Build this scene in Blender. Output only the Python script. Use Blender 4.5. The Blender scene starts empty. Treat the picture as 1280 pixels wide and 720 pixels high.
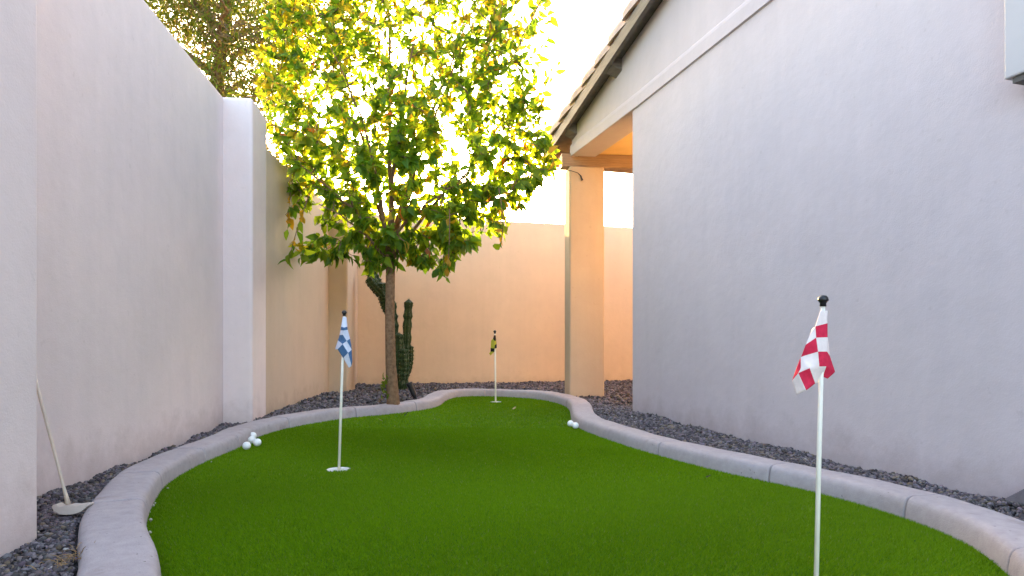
import bpy, bmesh, math, random
import numpy as np
from mathutils import Vector, Matrix

rng = np.random.default_rng(7)
random.seed(7)
C = bpy.context.scene.collection
HY, F, CAM_Z = 435.0, 800.0, 0.55          # eye level row, focal length in photo pixels, eye height

def at(px, py, d):                          # a point of the photo at a distance -> metres in the yard
    return Vector(((px - 640) / F * d, d, CAM_Z + (HY - py) / F * d))

def rise(y):                                # the yard climbs a few centimetres towards the back
    t = np.clip((np.asarray(y, float) - 3.0) / 3.2, 0, 1)
    return 0.07 * t * t * (3 - 2 * t)

def on_ground(px, py, h=0.0):
    d = 3.0
    for _ in range(40):
        d = 0.5 * d + 0.5 * (CAM_Z - h - float(rise(d))) * F / (py - HY)
    return Vector(((px - 640) / F * d, d, float(rise(d)) + h))

# ------------------------------------------------------------------ objects
def tag(o, label=None, cat=None, group=None, kind=None):
    if label: o['label'] = label
    if cat: o['category'] = cat
    if group: o['group'] = group
    if kind: o['kind'] = kind
    return o

def empty(name, loc, label, cat, group=None):
    o = bpy.data.objects.new(name, None)
    o.empty_display_size = 0.1
    o.location = loc
    C.objects.link(o)
    return tag(o, label, cat, group)

def link(name, me, mat, parent=None):
    o = bpy.data.objects.new(name, me)
    C.objects.link(o)
    for m in (mat if isinstance(mat, (list, tuple)) else [mat]):
        me.materials.append(m)
    if parent is not None:
        o.parent = parent
        o.matrix_parent_inverse = Matrix.Translation(-Vector(parent.location))
    return o

def from_bm(name, bm, mat, parent=None, smooth=False):
    bmesh.ops.recalc_face_normals(bm, faces=bm.faces[:])
    me = bpy.data.meshes.new(name)
    bm.to_mesh(me); bm.free()
    if smooth:
        for p in me.polygons: p.use_smooth = True
    return link(name, me, mat, parent)

def from_np(name, v, f, mat, parent=None, smooth=False, col=None):
    """v (n,3), f (m,k) equal sized faces; col (n,3) is each element's own colour"""
    me = bpy.data.meshes.new(name)
    v = np.ascontiguousarray(v, np.float32); f = np.ascontiguousarray(f, np.int32)
    m, k = f.shape
    me.vertices.add(len(v)); me.vertices.foreach_set('co', v.ravel())
    me.loops.add(m * k); me.loops.foreach_set('vertex_index', f.ravel())
    me.polygons.add(m); me.polygons.foreach_set('loop_start', np.arange(0, m * k, k, dtype=np.int32))
    if smooth: me.polygons.foreach_set('use_smooth', np.ones(m, bool))
    me.update(calc_edges=True); me.validate()
    if col is not None:
        a = me.color_attributes.new('tint', 'FLOAT_COLOR', 'POINT')
        a.data.foreach_set('color', np.concatenate([col, np.ones((len(col), 1))], 1).astype(np.float32).ravel())
    return link(name, me, mat, parent)

def bevel(bm, w, seg=3, keep_bottom=True):
    es = [e for e in bm.edges if len(e.link_faces) == 2 and e.calc_face_angle(0) > 0.5]
    if keep_bottom:
        zmin = min(v.co.z for v in bm.verts)
        es = [e for e in es if not all(abs(v.co.z - zmin) < 1e-4 for v in e.verts)]
    bmesh.ops.bevel(bm, geom=es, offset=w, segments=seg, profile=0.5, affect='EDGES')

def prism(poly, z0, z1, bv=0.0, seg=3, bm=None):
    """vertical prism over a ground polygon"""
    own = bm is None
    bm = bm or bmesh.new()
    lo = [bm.verts.new((x, y, z0)) for x, y in poly]
    hi = [bm.verts.new((x, y, z1)) for x, y in poly]
    n = len(poly)
    bm.faces.new(lo[::-1]); bm.faces.new(hi)
    for i in range(n):
        bm.faces.new((lo[i], lo[(i + 1) % n], hi[(i + 1) % n], hi[i]))
    bmesh.ops.recalc_face_normals(bm, faces=bm.faces[:])
    if bv and own: bevel(bm, bv, seg)
    return bm

def sheet_prism(o, ex, ez, en, pts, thick, bv=0.0, seg=2):
    """polygon pts (u,v) in the plane o + u*ex + v*ez, thickened along en"""
    bm = bmesh.new()
    a = [bm.verts.new(o + ex * u + ez * v) for u, v in pts]
    b = [bm.verts.new(o + ex * u + ez * v + en * thick) for u, v in pts]
    n = len(pts)
    bm.faces.new(a); bm.faces.new(b[::-1])
    for i in range(n):
        bm.faces.new((a[i], b[i], b[(i + 1) % n], a[(i + 1) % n]))
    bmesh.ops.recalc_face_normals(bm, faces=bm.faces[:])
    if bv: bevel(bm, bv, seg, False)
    return bm

def tube(bm, pts, radii, seg=8, cap=True):
    pts = [Vector(p) for p in pts]
    rings = []
    ref = Vector((0.13, 0.91, 0.37)).normalized()
    for i, p in enumerate(pts):
        t = (pts[min(i + 1, len(pts) - 1)] - pts[max(i - 1, 0)]).normalized()
        u = t.cross(ref)
        if u.length < 0.05: u = t.cross(Vector((1, 0, 0)))
        u.normalize(); w = t.cross(u).normalized()
        rings.append([bm.verts.new(p + (u * math.cos(2 * math.pi * k / seg) + w * math.sin(2 * math.pi * k / seg)) * radii[i]) for k in range(seg)])
    for a, b in zip(rings, rings[1:]):
        for k in range(seg):
            bm.faces.new((a[k], a[(k + 1) % seg], b[(k + 1) % seg], b[k]))
    if cap:
        bm.faces.new(rings[0][::-1]); bm.faces.new(rings[-1])
    return bm

def lathe(bm, prof, axis0=Vector((0, 0, 0)), axis=Vector((0, 0, 1)), seg=16):
    axis = axis.normalized()
    u = axis.cross(Vector((0, 1, 0.01))).normalized(); w = axis.cross(u)
    rings = []
    for r, h in prof:
        c = axis0 + axis * h
        if r < 1e-6: rings.append([bm.verts.new(c)])
        else: rings.append([bm.verts.new(c + (u * math.cos(2 * math.pi * k / seg) + w * math.sin(2 * math.pi * k / seg)) * r) for k in range(seg)])
    for a, b in zip(rings, rings[1:]):
        for k in range(seg):
            k2 = (k + 1) % seg
            if len(a) == 1 and len(b) == 1: continue
            if len(a) == 1: bm.faces.new((a[0], b[k2], b[k]))
            elif len(b) == 1: bm.faces.new((a[k], a[k2], b[0]))
            else: bm.faces.new((a[k], a[k2], b[k2], b[k]))
    return bm

# ------------------------------------------------------------------ materials
class Nodes:
    def __init__(s, name):
        s.m = bpy.data.materials.new(name); s.m.use_nodes = True
        s.t = s.m.node_tree; s.t.nodes.clear()
        s.out = s.t.nodes.new('ShaderNodeOutputMaterial')
    def n(s, kind, **kw):
        x = s.t.nodes.new(kind)
        for k, v in kw.items():
            if k in x.inputs.keys() if isinstance(k, str) else False: x.inputs[k].default_value = v
            else: setattr(x, k, v)
        return x
    def l(s, a, b): s.t.links.new(a, b)
    def coord(s): return s.n('ShaderNodeTexCoord').outputs['Object']
    def noise(s, vec, scale, detail=3, rough=0.55):
        x = s.n('ShaderNodeTexNoise'); s.l(vec, x.inputs['Vector'])
        x.inputs['Scale'].default_value = scale; x.inputs['Detail'].default_value = detail; x.inputs['Roughness'].default_value = rough
        return x.outputs['Fac']
    def ramp(s, fac, *stops):
        r = s.n('ShaderNodeValToRGB'); s.l(fac, r.inputs['Fac'])
        e = r.color_ramp.elements
        while len(e) < len(stops): e.new(0.5)
        for el, (p, c) in zip(e, stops): el.position = p; el.color = (*c, 1)
        return r.outputs['Color']
    def mix(s, fac, a, b, mode='MIX'):
        x = s.n('ShaderNodeMix', data_type='RGBA', blend_type=mode)
        if isinstance(fac, float): x.inputs[0].default_value = fac
        else: s.l(fac, x.inputs[0])
        for i, v in ((6, a), (7, b)):
            if isinstance(v, tuple): x.inputs[i].default_value = (*v, 1)
            else: s.l(v, x.inputs[i])
        return x.outputs[2]
    def bsdf(s, col, rough=0.8, bump=None, spec=0.3):
        b = s.n('ShaderNodeBsdfPrincipled')
        if isinstance(col, tuple): b.inputs['Base Color'].default_value = (*col, 1)
        else: s.l(col, b.inputs['Base Color'])
        b.inputs['Roughness'].default_value = rough
        b.inputs['Specular IOR Level'].default_value = spec
        if bump is not None: s.l(bump, b.inputs['Normal'])
        return b
    def bump(s, h, dist, strength=1.0, prev=None):
        b = s.n('ShaderNodeBump'); s.l(h, b.inputs['Height'])
        b.inputs['Distance'].default_value = dist; b.inputs['Strength'].default_value = strength
        if prev is not None: s.l(prev, b.inputs['Normal'])
        return b.outputs['Normal']
    def done(s, b):
        s.l(b.outputs[0], s.out.inputs['Surface']); return s.m

def stucco(name, col, grain=1.0, dirt=0.0):
    k = Nodes(name); v = k.coord()
    big = k.noise(v, 1.1, 5, 0.62); mid = k.noise(v, 6, 5, 0.65); fine = k.noise(v, 170, 3, 0.6); trowel = k.noise(v, 14, 4, 0.55)
    c = k.ramp(big, (0.3, tuple(x * f for x, f in zip(col, (0.93, 0.932, 0.945)))), (0.7, tuple(min(1, x * f) for x, f in zip(col, (1.05, 1.04, 1.02)))))
    c = k.mix(0.16, c, k.ramp(mid, (0.35, tuple(x * 0.8 for x in col)), (0.65, tuple(min(1, x * 1.1) for x in col))))
    mp = k.n('ShaderNodeMapping'); mp.inputs['Scale'].default_value = (5, 5, 0.3); k.l(v, mp.inputs['Vector'])
    st = k.noise(mp.outputs['Vector'], 1.6, 5, 0.65)
    c = k.mix(0.12, c, k.ramp(st, (0.36, tuple(x * 0.76 for x in col)), (0.58, col)))
    pits = k.noise(v, 34, 2, 0.4)
    c = k.mix(0.35, c, k.mix(k.ramp(pits, (0.70, (0, 0, 0)), (0.78, (1, 1, 1))), (1, 1, 1), (0.8, 0.78, 0.76)), 'MULTIPLY')
    if dirt:                                          # soil splashed up from the gravel, a ragged band of stain
        sp = k.n('ShaderNodeSeparateXYZ'); k.l(v, sp.inputs[0])
        nz = k.noise(v, 7, 5, 0.7)
        a = k.n('ShaderNodeMath', operation='MULTIPLY'); k.l(nz, a.inputs[0]); a.inputs[1].default_value = 0.42
        b = k.n('ShaderNodeMath', operation='SUBTRACT'); k.l(a.outputs[0], b.inputs[0]); k.l(sp.outputs['Z'], b.inputs[1])
        m = k.ramp(b.outputs[0], (0.0, (0, 0, 0)), (0.16, (dirt, dirt, dirt)))
        c = k.mix(m, c, tuple(x * f for x, f in zip(col, (0.62, 0.57, 0.54))))
    nb = k.bump(trowel, 0.008, 0.30)
    nb = k.bump(fine, 0.0022, 0.6 * grain, nb)
    return k.done(k.bsdf(c, 0.92, nb, 0.15))

def plain(name, col, rough=0.6, var=0.12, scale=30, bump=0.0, spec=0.3):
    k = Nodes(name); v = k.coord(); n = k.noise(v, scale, 4)
    c = k.ramp(n, (0.3, tuple(x * (1 - var) for x in col)), (0.7, tuple(min(1, x * (1 + var)) for x in col)))
    nb = k.bump(n, bump) if bump else None
    return k.done(k.bsdf(c, rough, nb, spec))

def tinted(name, rough=0.6, trans=0.0, tcol=(1, 1, 1), spec=0.3, tgain=1.0):
    k = Nodes(name)
    a = k.n('ShaderNodeAttribute', attribute_name='tint')
    b = k.bsdf(a.outputs['Color'], rough, None, spec)
    if not trans: return k.done(b)
    t = k.n('ShaderNodeBsdfTranslucent')
    mx = k.mix(1.0, a.outputs['Color'], tcol, 'MULTIPLY')
    k.l(mx, t.inputs['Color'])
    m = k.n('ShaderNodeMixShader'); m.inputs[0].default_value = trans
    k.l(b.outputs[0], m.inputs[1]); k.l(t.outputs[0], m.inputs[2])
    return k.done(m)

def wood(name, col, rough=0.6):
    k = Nodes(name); v = k.coord()
    mp = k.n('ShaderNodeMapping'); mp.inputs['Scale'].default_value = (1, 1, 12); k.l(v, mp.inputs['Vector'])
    n = k.noise(mp.outputs['Vector'], 7, 5)
    c = k.ramp(n, (0.3, tuple(x * 0.75 for x in col)), (0.7, tuple(x * 1.15 for x in col)))
    return k.done(k.bsdf(c, rough, k.bump(n, 0.002), 0.3))

def concrete(name, col):
    k = Nodes(name); v = k.coord()
    a = k.noise(v, 2.6, 6, 0.65); b = k.noise(v, 30, 5, 0.7); f = k.noise(v, 240, 2)
    c = k.ramp(a, (0.28, tuple(x * 0.80 for x in col)), (0.72, tuple(min(1, x * 1.12) for x in col)))
    c = k.mix(0.35, c, k.ramp(b, (0.3, tuple(x * 0.68 for x in col)), (0.62, tuple(x * 1.12 for x in col))))
    sp = k.noise(v, 7, 4, 0.6)
    c = k.mix(0.75, c, k.mix(k.ramp(sp, (0.60, (0, 0, 0)), (0.74, (1, 1, 1))), (1, 1, 1), (0.70, 0.66, 0.64)), 'MULTIPLY')
    vo = k.n('ShaderNodeTexVoronoi'); vo.inputs['Scale'].default_value = 38; k.l(v, vo.inputs['Vector'])
    pit = k.ramp(vo.outputs['Distance'], (0.06, (0, 0, 0)), (0.13, (1, 1, 1)))
    gate = k.ramp(k.noise(v, 16, 2, 0.5), (0.50, (1, 1, 1)), (0.58, (0, 0, 0)))
    pit = k.mix(1.0, pit, gate, 'LIGHTEN')
    c = k.mix(0.45, c, pit, 'MULTIPLY')
    nb = k.bump(pit, 0.004, 0.8); nb = k.bump(b, 0.003, 0.5, nb); nb = k.bump(f, 0.0015, 0.6, nb)
    return k.done(k.bsdf(c, 0.9, nb, 0.2))

M = {}
M['stucco'] = stucco('pale_stucco', (0.77, 0.655, 0.64), 0.7, 0.5)
M['stucco_warm_tint'] = stucco('warm_tint_stucco', (0.57, 0.44, 0.33), 0.7, 0.5)  # beige paint with warm bounced light put into the colour
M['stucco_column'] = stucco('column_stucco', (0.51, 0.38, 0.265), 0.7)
M['ceiling'] = stucco('warm_lit_ceiling', (0.84, 0.60, 0.27), 0.4)  # orange glow of light bouncing under the porch, put into the colour
M['stucco_warm_lit'] = stucco('warm_lit_stucco', (0.66, 0.505, 0.36), 0.7, 0.4)  # same beige paint, with a stronger warm bounce painted in
M['stucco_house'] = stucco('house_stucco', (0.555, 0.49, 0.515), 0.5, 0.5)
M['curb'] = concrete('cast_concrete', (0.40, 0.352, 0.365))
M['grey_block'] = concrete('grey_concrete', (0.17, 0.152, 0.17))
M['ground'] = plain('soil', (0.09, 0.075, 0.065), 0.95, 0.3, 6, 0.01)
M['gravelbase'] = plain('gravel_fines', (0.05, 0.045, 0.047), 0.95, 0.4, 80, 0.01)
M['stone'] = tinted('crushed_stone', 0.8, spec=0.3)
M['blade'] = tinted('turf_fibre', 0.55, 0.25, (1.0, 1.1, 0.6), 0.06)
M['turfbase'] = plain('turf_backing', (0.065, 0.145, 0.004), 0.9, 0.35, 220, 0.004, 0.1)
M['leaf'] = tinted('leaf', 0.45, 0.62, (1.75, 1.5, 0.6), 0.35)
M['farleaf'] = tinted('feathery_leaf', 0.6, 0.4, (1.4, 1.3, 0.6), 0.2)
M['bark'] = plain('bark', (0.19, 0.11, 0.06), 0.9, 0.35, 40, 0.006)
M['cactus'] = plain('cactus_skin', (0.028, 0.052, 0.016), 0.6, 0.35, 25, 0.003)
M['spine'] = plain('cactus_spine', (0.3, 0.26, 0.17), 0.7)
M['fascia'] = wood('brown_trim_paint', (0.17, 0.145, 0.125))
M['beam'] = wood('tan_beam', (0.30, 0.20, 0.13))
M['tile'] = plain('clay_tile', (0.50, 0.385, 0.335), 0.85, 0.25, 7, 0.004)
M['white'] = plain('white_paint', (0.80, 0.78, 0.74), 0.4, 0.04, 20)
M['polewhite'] = plain('pole_white', (0.80, 0.77, 0.68), 0.4, 0.05, 20)
M['ball'] = plain('ball_white', (0.85, 0.85, 0.85), 0.3, 0.02, 60, 0, 0.5)
M['black'] = plain('black_plastic', (0.012, 0.012, 0.014), 0.35, 0.2, 30, 0, 0.5)
M['cloth_white'] = plain('cloth_white', (0.80, 0.70, 0.68), 0.9, 0.06, 90, 0, 0.1)
M['cloth_red'] = plain('cloth_red', (0.62, 0.03, 0.075), 0.85, 0.12, 90, 0, 0.1)
M['cloth_blue'] = plain('cloth_blue', (0.075, 0.16, 0.32), 0.85, 0.12, 90, 0, 0.1)
M['cloth_paleblue'] = plain('cloth_pale', (0.62, 0.66, 0.80), 0.85, 0.06, 90, 0, 0.1)
M['cloth_black'] = plain('cloth_black', (0.018, 0.015, 0.012), 0.85, 0.1, 90, 0, 0.1)
M['cloth_yellow'] = plain('cloth_yellow', (0.45, 0.42, 0.05), 0.85, 0.1, 90, 0, 0.1)
M['putter'] = plain('putter_cream', (0.46, 0.40, 0.36), 0.5, 0.08, 30)
M['shaft'] = plain('putter_shaft', (0.58, 0.49, 0.40), 0.35, 0.06, 30)
M['box'] = plain('box_enamel', (0.49, 0.465, 0.475), 0.6, 0.03, 10)
M['boxdark'] = plain('box_underside', (0.10, 0.09, 0.085), 0.6, 0.2, 30)
M['dryleaf'] = plain('dry_leaf', (0.34, 0.27, 0.11), 0.8, 0.3, 60)
M['darkleaf'] = plain('dark_leaf', (0.03, 0.025, 0.015), 0.8, 0.3, 60)
M['straw'] = plain('dry_straw', (0.26, 0.17, 0.09), 0.85, 0.3, 60)

# ------------------------------------------------------------------ the green's outline
pix = [(205,720),(190,690),(183,662),(186,645),(194,627),(207,607),(225,595),(250,581),(275,570),(300,560),(320,547.5),
       (360,535.5),(400,528),(442,522),(485,518.5),(520,514),(541,510.5),(551,507),(556,502),(566,497.8),(584,495.6),(621,496),(670,499),
       (702,506),(711,512),(713,518),(714,526),(724,536),(746,545),(779,556.5),(820,569),(855.5,578.5),(899.5,590),(956,602.5),
       (1000,611.5),(1045,623),(1095,637),(1130,648.5),(1165,661),(1210,680),(1235,697),(1260,720)]
ctrl = [on_ground(*p).xy for p in pix] + [Vector(p) for p in ((1.05,1.25),(0.75,1.03),(0.25,0.92),(-0.3,0.98),(-0.66,1.24))]
P = np.array([[p.x, p.y] for p in ctrl])
def catmull(P, n=14):
    out = []
    N = len(P)
    for i in range(N):
        a, b, c, d = P[i - 1], P[i], P[(i + 1) % N], P[(i + 2) % N]
        for t in np.linspace(0, 1, n, endpoint=False):
            out.append(0.5 * (2 * b + (c - a) * t + (2 * a - 5 * b + 4 * c - d) * t * t + (3 * b - 3 * c + d - a) * t ** 3))
    return np.array(out)
def resample(Q, step):
    Q2 = np.vstack([Q, Q[:1]]); s = np.r_[0, np.cumsum(np.linalg.norm(np.diff(Q2, axis=0), axis=1))]
    n = int(s[-1] / step); t = np.linspace(0, s[-1], n, endpoint=False)
    return np.c_[np.interp(t, s, Q2[:, 0]), np.interp(t, s, Q2[:, 1])]
OUT = resample(catmull(P), 0.02)
for _ in range(45):
    OUT = OUT + 0.5 * (0.5 * (np.roll(OUT, 1, 0) + np.roll(OUT, -1, 0)) - OUT)
T = np.roll(OUT, -1, 0) - np.roll(OUT, 1, 0); T /= np.linalg.norm(T, axis=1)[:, None]
area = 0.5 * np.sum(OUT[:, 0] * np.roll(OUT[:, 1], -1) - np.roll(OUT[:, 0], -1) * OUT[:, 1])
NRM = np.c_[T[:, 1], -T[:, 0]] * (1 if area > 0 else -1)      # outward

def inside(pts, poly):
    pts = np.asarray(pts); r = np.zeros(len(pts), bool)
    x, y = pts[:, 0], pts[:, 1]
    n = len(poly); j = n - 1
    for i in range(n):
        xi, yi = poly[i]; xj, yj = poly[j]
        if yi != yj:
            c = ((yi > y) != (yj > y)) & (x < (xj - xi) * (y - yi) / (yj - yi) + xi)
            r ^= c
        j = i
    return r
OUTC = OUT[::3]

# ------------------------------------------------------------------ ground
bm = bmesh.new()
bmesh.ops.create_grid(bm, x_segments=8, y_segments=8, size=400)
for v in bm.verts: v.co.z = -0.08
tag(from_bm('ground', bm, M['ground']), kind='structure')

CUPS = [(on_ground(421, 587), 0.056), (on_ground(620.5, 502.5), 0.056), (Vector((0.702, 1.47, 0)), 0.056)]

# turf sheet, with a real hole at each cup
cell = 0.04
x0, x1, y0, y1 = OUT[:, 0].min() - 0.1, OUT[:, 0].max() + 0.1, OUT[:, 1].min() - 0.1, OUT[:, 1].max() + 0.1
nx, ny = int((x1 - x0) / cell) + 1, int((y1 - y0) / cell) + 1
gx, gy = np.meshgrid(x0 + cell * np.arange(nx + 1), y0 + cell * np.arange(ny + 1))
gv = np.c_[gx.ravel(), gy.ravel(), rise(gy.ravel())]
ii, jj = np.meshgrid(np.arange(nx), np.arange(ny)); ii, jj = ii.ravel(), jj.ravel()
cen = np.c_[x0 + cell * (ii + 0.5), y0 + cell * (jj + 0.5)]
keep = inside(cen, (OUT + NRM * 0.045)[::3])
holes = []
for k, (c, r) in enumerate(CUPS):
    ci, cj = int(round((c.x - x0) / cell)), int(round((c.y - y0) / cell))
    c.x, c.y = x0 + ci * cell, y0 + cj * cell
    c.z = float(rise(c.y))
    keep &= ~((abs(ii + 0.5 - ci) < 2) & (abs(jj + 0.5 - cj) < 2))
    holes.append((ci, cj, c, r))
w = nx + 1
fq = np.c_[jj * w + ii, jj * w + ii + 1, (jj + 1) * w + ii + 1, (jj + 1) * w + ii][keep]
V = [gv]; base = len(gv); Fq = [fq]
for ci, cj, c, r in holes:
    sq = [(2, b) for b in range(-2, 2)] + [(a, 2) for a in range(2, -2, -1)] + [(-2, b) for b in range(2, -2, -1)] + [(a, -2) for a in range(-2, 2)]
    sid = [(cj + b) * w + ci + a for a, b in sq]
    ring = [(c.x + r * math.cos(math.atan2(b, a)), c.y + r * math.sin(math.atan2(b, a)), c.z) for a, b in sq]
    V.append(np.array(ring)); n = len(ring)
    Fq.append(np.array([(sid[i], sid[(i + 1) % n], base + (i + 1) % n, base + i) for i in range(n)]))
    base += n
turf = from_np('turf', np.vstack(V), np.vstack(Fq), M['turfbase'])
tag(turf, kind='structure')

# turf pile: short fibres
def blades(n, ylo, yhi, width, hlo, hhi):
    pts = np.c_[rng.uniform(x0, x1, n), rng.uniform(ylo, yhi, n)]
    pts = pts[inside(pts, (OUT - NRM * 0.002)[::3])]
    for c, r in CUPS:
        pts = pts[np.hypot(pts[:, 0] - c.x, pts[:, 1] - c.y) > r + 0.001]
    m = len(pts)
    a = rng.uniform(0, 2 * np.pi, m); lean = rng.normal(0, 0.55, (m, 2)) + [0.12, -0.1]
    h = rng.uniform(hlo, hhi, m); seam = None; wd = width * rng.uniform(0.7, 1.3, m)
    z = rise(pts[:, 1])
    mixv = rng.random(m)[:, None]
    colr = np.array([0.095, 0.195, 0.003]) * (1 - mixv) + np.array([0.165, 0.290, 0.006]) * mixv
    patch = 0.5 + 0.5 * np.sin(pts[:, 0] * 2.3 + 1.1 * np.sin(pts[:, 1] * 1.7)) * np.sin(pts[:, 1] * 2.1 + 0.7)
    colr *= (0.96 + 0.26 * patch)[:, None]
    seam = np.sin(pts[:, 0] * 0.9 - pts[:, 1] * 0.55 + 0.8)
    colr *= 1 + 0.10 * seam[:, None] * np.array([1.0, 0.8, 2.0])
    lean += np.c_[0.25 * seam, 0.3 * np.sin(pts[:, 1] * 3.1 + pts[:, 0])]
    pale = rng.random(m) < 0.012
    colr[pale] = [0.26, 0.27, 0.10]
    dx, dy = np.cos(a) * wd / 2, np.sin(a) * wd / 2
    b0 = np.c_[pts[:, 0] - dx, pts[:, 1] - dy, z - 0.002]; b1 = np.c_[pts[:, 0] + dx, pts[:, 1] + dy, z - 0.002]
    t = np.c_[pts[:, 0] + lean[:, 0] * h, pts[:, 1] + lean[:, 1] * h, z + h]
    v = np.stack([b0, b1, t], 1).reshape(-1, 3)
    return v, np.arange(3 * m).reshape(m, 3), np.repeat(colr, 3, 0)
vs, fs, cs, off = [], [], [], 0
for args in ((560000, 0.9, 2.6, 0.0026, 0.006, 0.011), (260000, 2.6, 4.2, 0.0045, 0.006, 0.011), (120000, 4.2, 7.0, 0.007, 0.007, 0.012)):
    v, f, c = blades(*args); vs.append(v); fs.append(f + off); cs.append(c); off += len(v)
pile = from_np('turf_pile', np.vstack(vs), np.vstack(fs), M['blade'], None, False, np.vstack(cs))
tag(pile, kind='stuff')
pile['label'] = 'short bright green artificial turf pile of the putting green'
pile['category'] = 'turf'

# ------------------------------------------------------------------ curb
prof = [(0.0, -0.03), (0.003, 0.02), (0.007, 0.044), (0.011, 0.056), (0.018, 0.0645), (0.029, 0.0695), (0.045, 0.071), (0.12, 0.071), (0.146, 0.069), (0.158, 0.063), (0.166, 0.052), (0.170, 0.0), (0.170, -0.06)]
JO = [on_ground(px, py, 0.0) for px, py in ((176,650),(203,612),(256,578),(301,560),(361,535.5),(442,522),(520,514),(604,495.8),(670,499),(820,569),(956,602.5),(1130,648.5),(1262,716))]
jid = [int(np.argmin(np.hypot(OUT[:, 0] - j.x, OUT[:, 1] - j.y))) for j in JO]
s_list = []
N = len(OUT)
rings = []
for i in range(N):
    rings.append((OUT[i], NRM[i], 0.0))
    if i in jid:                                     # a tooled control joint
        nxt = OUT[(i + 1) % N]; nn = NRM[(i + 1) % N]
        for t, g in ((0.22, 0.0), (0.32, 0.003), (0.38, 0.026), (0.64, 0.026), (0.70, 0.003), (0.80, 0.0)):
            rings.append((OUT[i] * (1 - t) + nxt * t, NRM[i], g))
cv, cf = [], []
np_ = len(prof)
for k, (p, n, g) in enumerate(rings):
    wob = 0.002 * math.sin(k * 0.11) + 0.0012 * math.sin(k * 0.37)
    qn = rng.normal(0, 0.00018, (len(prof), 2))
    for q_, (s, z) in enumerate(prof):
        s = s + qn[q_, 0]; z = z + qn[q_, 1] * (z > 0.03)
        ss = s + (g if s < 0.05 else -g if s > 0.13 else 0)
        q = p + n * ss
        cv.append((q[0], q[1], float(rise(p[1])) + z + (wob - g if z > 0.01 else 0)))
R_ = len(rings)
for k in range(R_):
    for j in range(np_ - 1):
        cf.append((k * np_ + j, ((k + 1) % R_) * np_ + j, ((k + 1) % R_) * np_ + j + 1, k * np_ + j + 1))
curb = from_np('concrete_curb', np.array(cv), np.array(cf)[:, ::-1] if area > 0 else np.array(cf), M['curb'], None, True)
tag(curb, 'pale grey rounded concrete curb with control joints winding round the green', 'curb')

# ------------------------------------------------------------------ the walls
TOP = 2.2
def lw(y): return -1.334 - 0.134 * y                 # face of the left wall
wall = empty('side_wall', (lw(3), 3.0, 0), 'tall pale lavender stucco wall with pilasters along the left of the green', 'wall')
def run(fn, ya, yb, t=0.2): return [(fn(ya), ya), (fn(yb), yb), (fn(yb) - t, yb), (fn(ya) - t, ya)]
from_bm('wall_panel', prism(run(lw, 1.5, 4.60), -0.1, TOP, 0.012), M['stucco'], wall, False)
from_bm('pilaster', prism([(lw(4.2) + 0.185, 4.2 + 0.02), (lw(4.62) + 0.185, 4.62), (lw(4.62) - 0.24, 4.62 - 0.03), (lw(4.2) - 0.24, 4.2 - 0.02)], -0.1, TOP + 0.003, 0.022, 4), M['stucco'], wall)
def pier(y): return -1.287 - 0.134 * (y - 1.74)
from_bm('pier', prism(run(pier, -2.0, 1.74, 0.6), -0.1, TOP + 0.004, 0.012), M['stucco'], wall)
def fw(y): return -1.760 - 0.04 * (y - 4.6)          # the far stretch, nearer the yard
far = empty('far_side_wall', (fw(6.0), 6.0, 0), 'beige stucco wall stretch behind the tree, left of the back corner', 'wall')
from_bm('wall_panel', prism(run(fw, 4.58, 8.3), -0.1, 1.98, 0.01), M['stucco_warm_tint'], far)
from_bm('pilaster', prism([(fw(6.4) + 0.19, 6.40), (fw(6.8) + 0.18, 6.82), (fw(6.8) - 0.1, 6.82), (fw(6.4) - 0.1, 6.38)], -0.1, 1.985, 0.02, 4), M['stucco_warm_tint'], far)
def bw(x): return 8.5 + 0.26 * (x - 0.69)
back = tag(from_bm('back_wall', prism([(-1.95, bw(-1.95)), (12, bw(12)), (12, bw(12) + 0.2), (-1.95, bw(-1.95) + 0.2)], -0.1, TOP - 0.002, 0.015), M['stucco_warm_lit']),
           'long beige stucco wall, tinted with warm bounce light, closing the yard behind the tree and the column', 'wall')

# ------------------------------------------------------------------ the house
e_d = Vector((-0.28, 1, 0)).normalized()             # along the gable wall, away from the camera
e_r = Vector((1, 0.28, 0)).normalized()              # square to it, into the house
O = Vector((2.2126, 0, 0))
UZ = Vector((0, 0, 1))
K = math.hypot(0.28, 1)
house = empty('house', (2.2126 - 0.28 * 2.5, 2.5, 0), 'lavender stucco house with tiled gable roof and porch, right of the green', 'house')
def u_(d): return d * K
def zs(d): return 2.58 + (5.62 - d) * 0.193          # where the gable wall meets the soffit
from_bm('gable_wall', sheet_prism(O, e_d, UZ, e_r, [(u_(-2.5), -0.1), (u_(4.73), -0.1), (u_(4.73), 2.30), (u_(5.93), 2.325), (u_(5.93), zs(5.93) + 0.05), (u_(-2.5), zs(-2.5) + 0.05)], 0.22, 0.008), M['stucco_house'], house)
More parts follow.
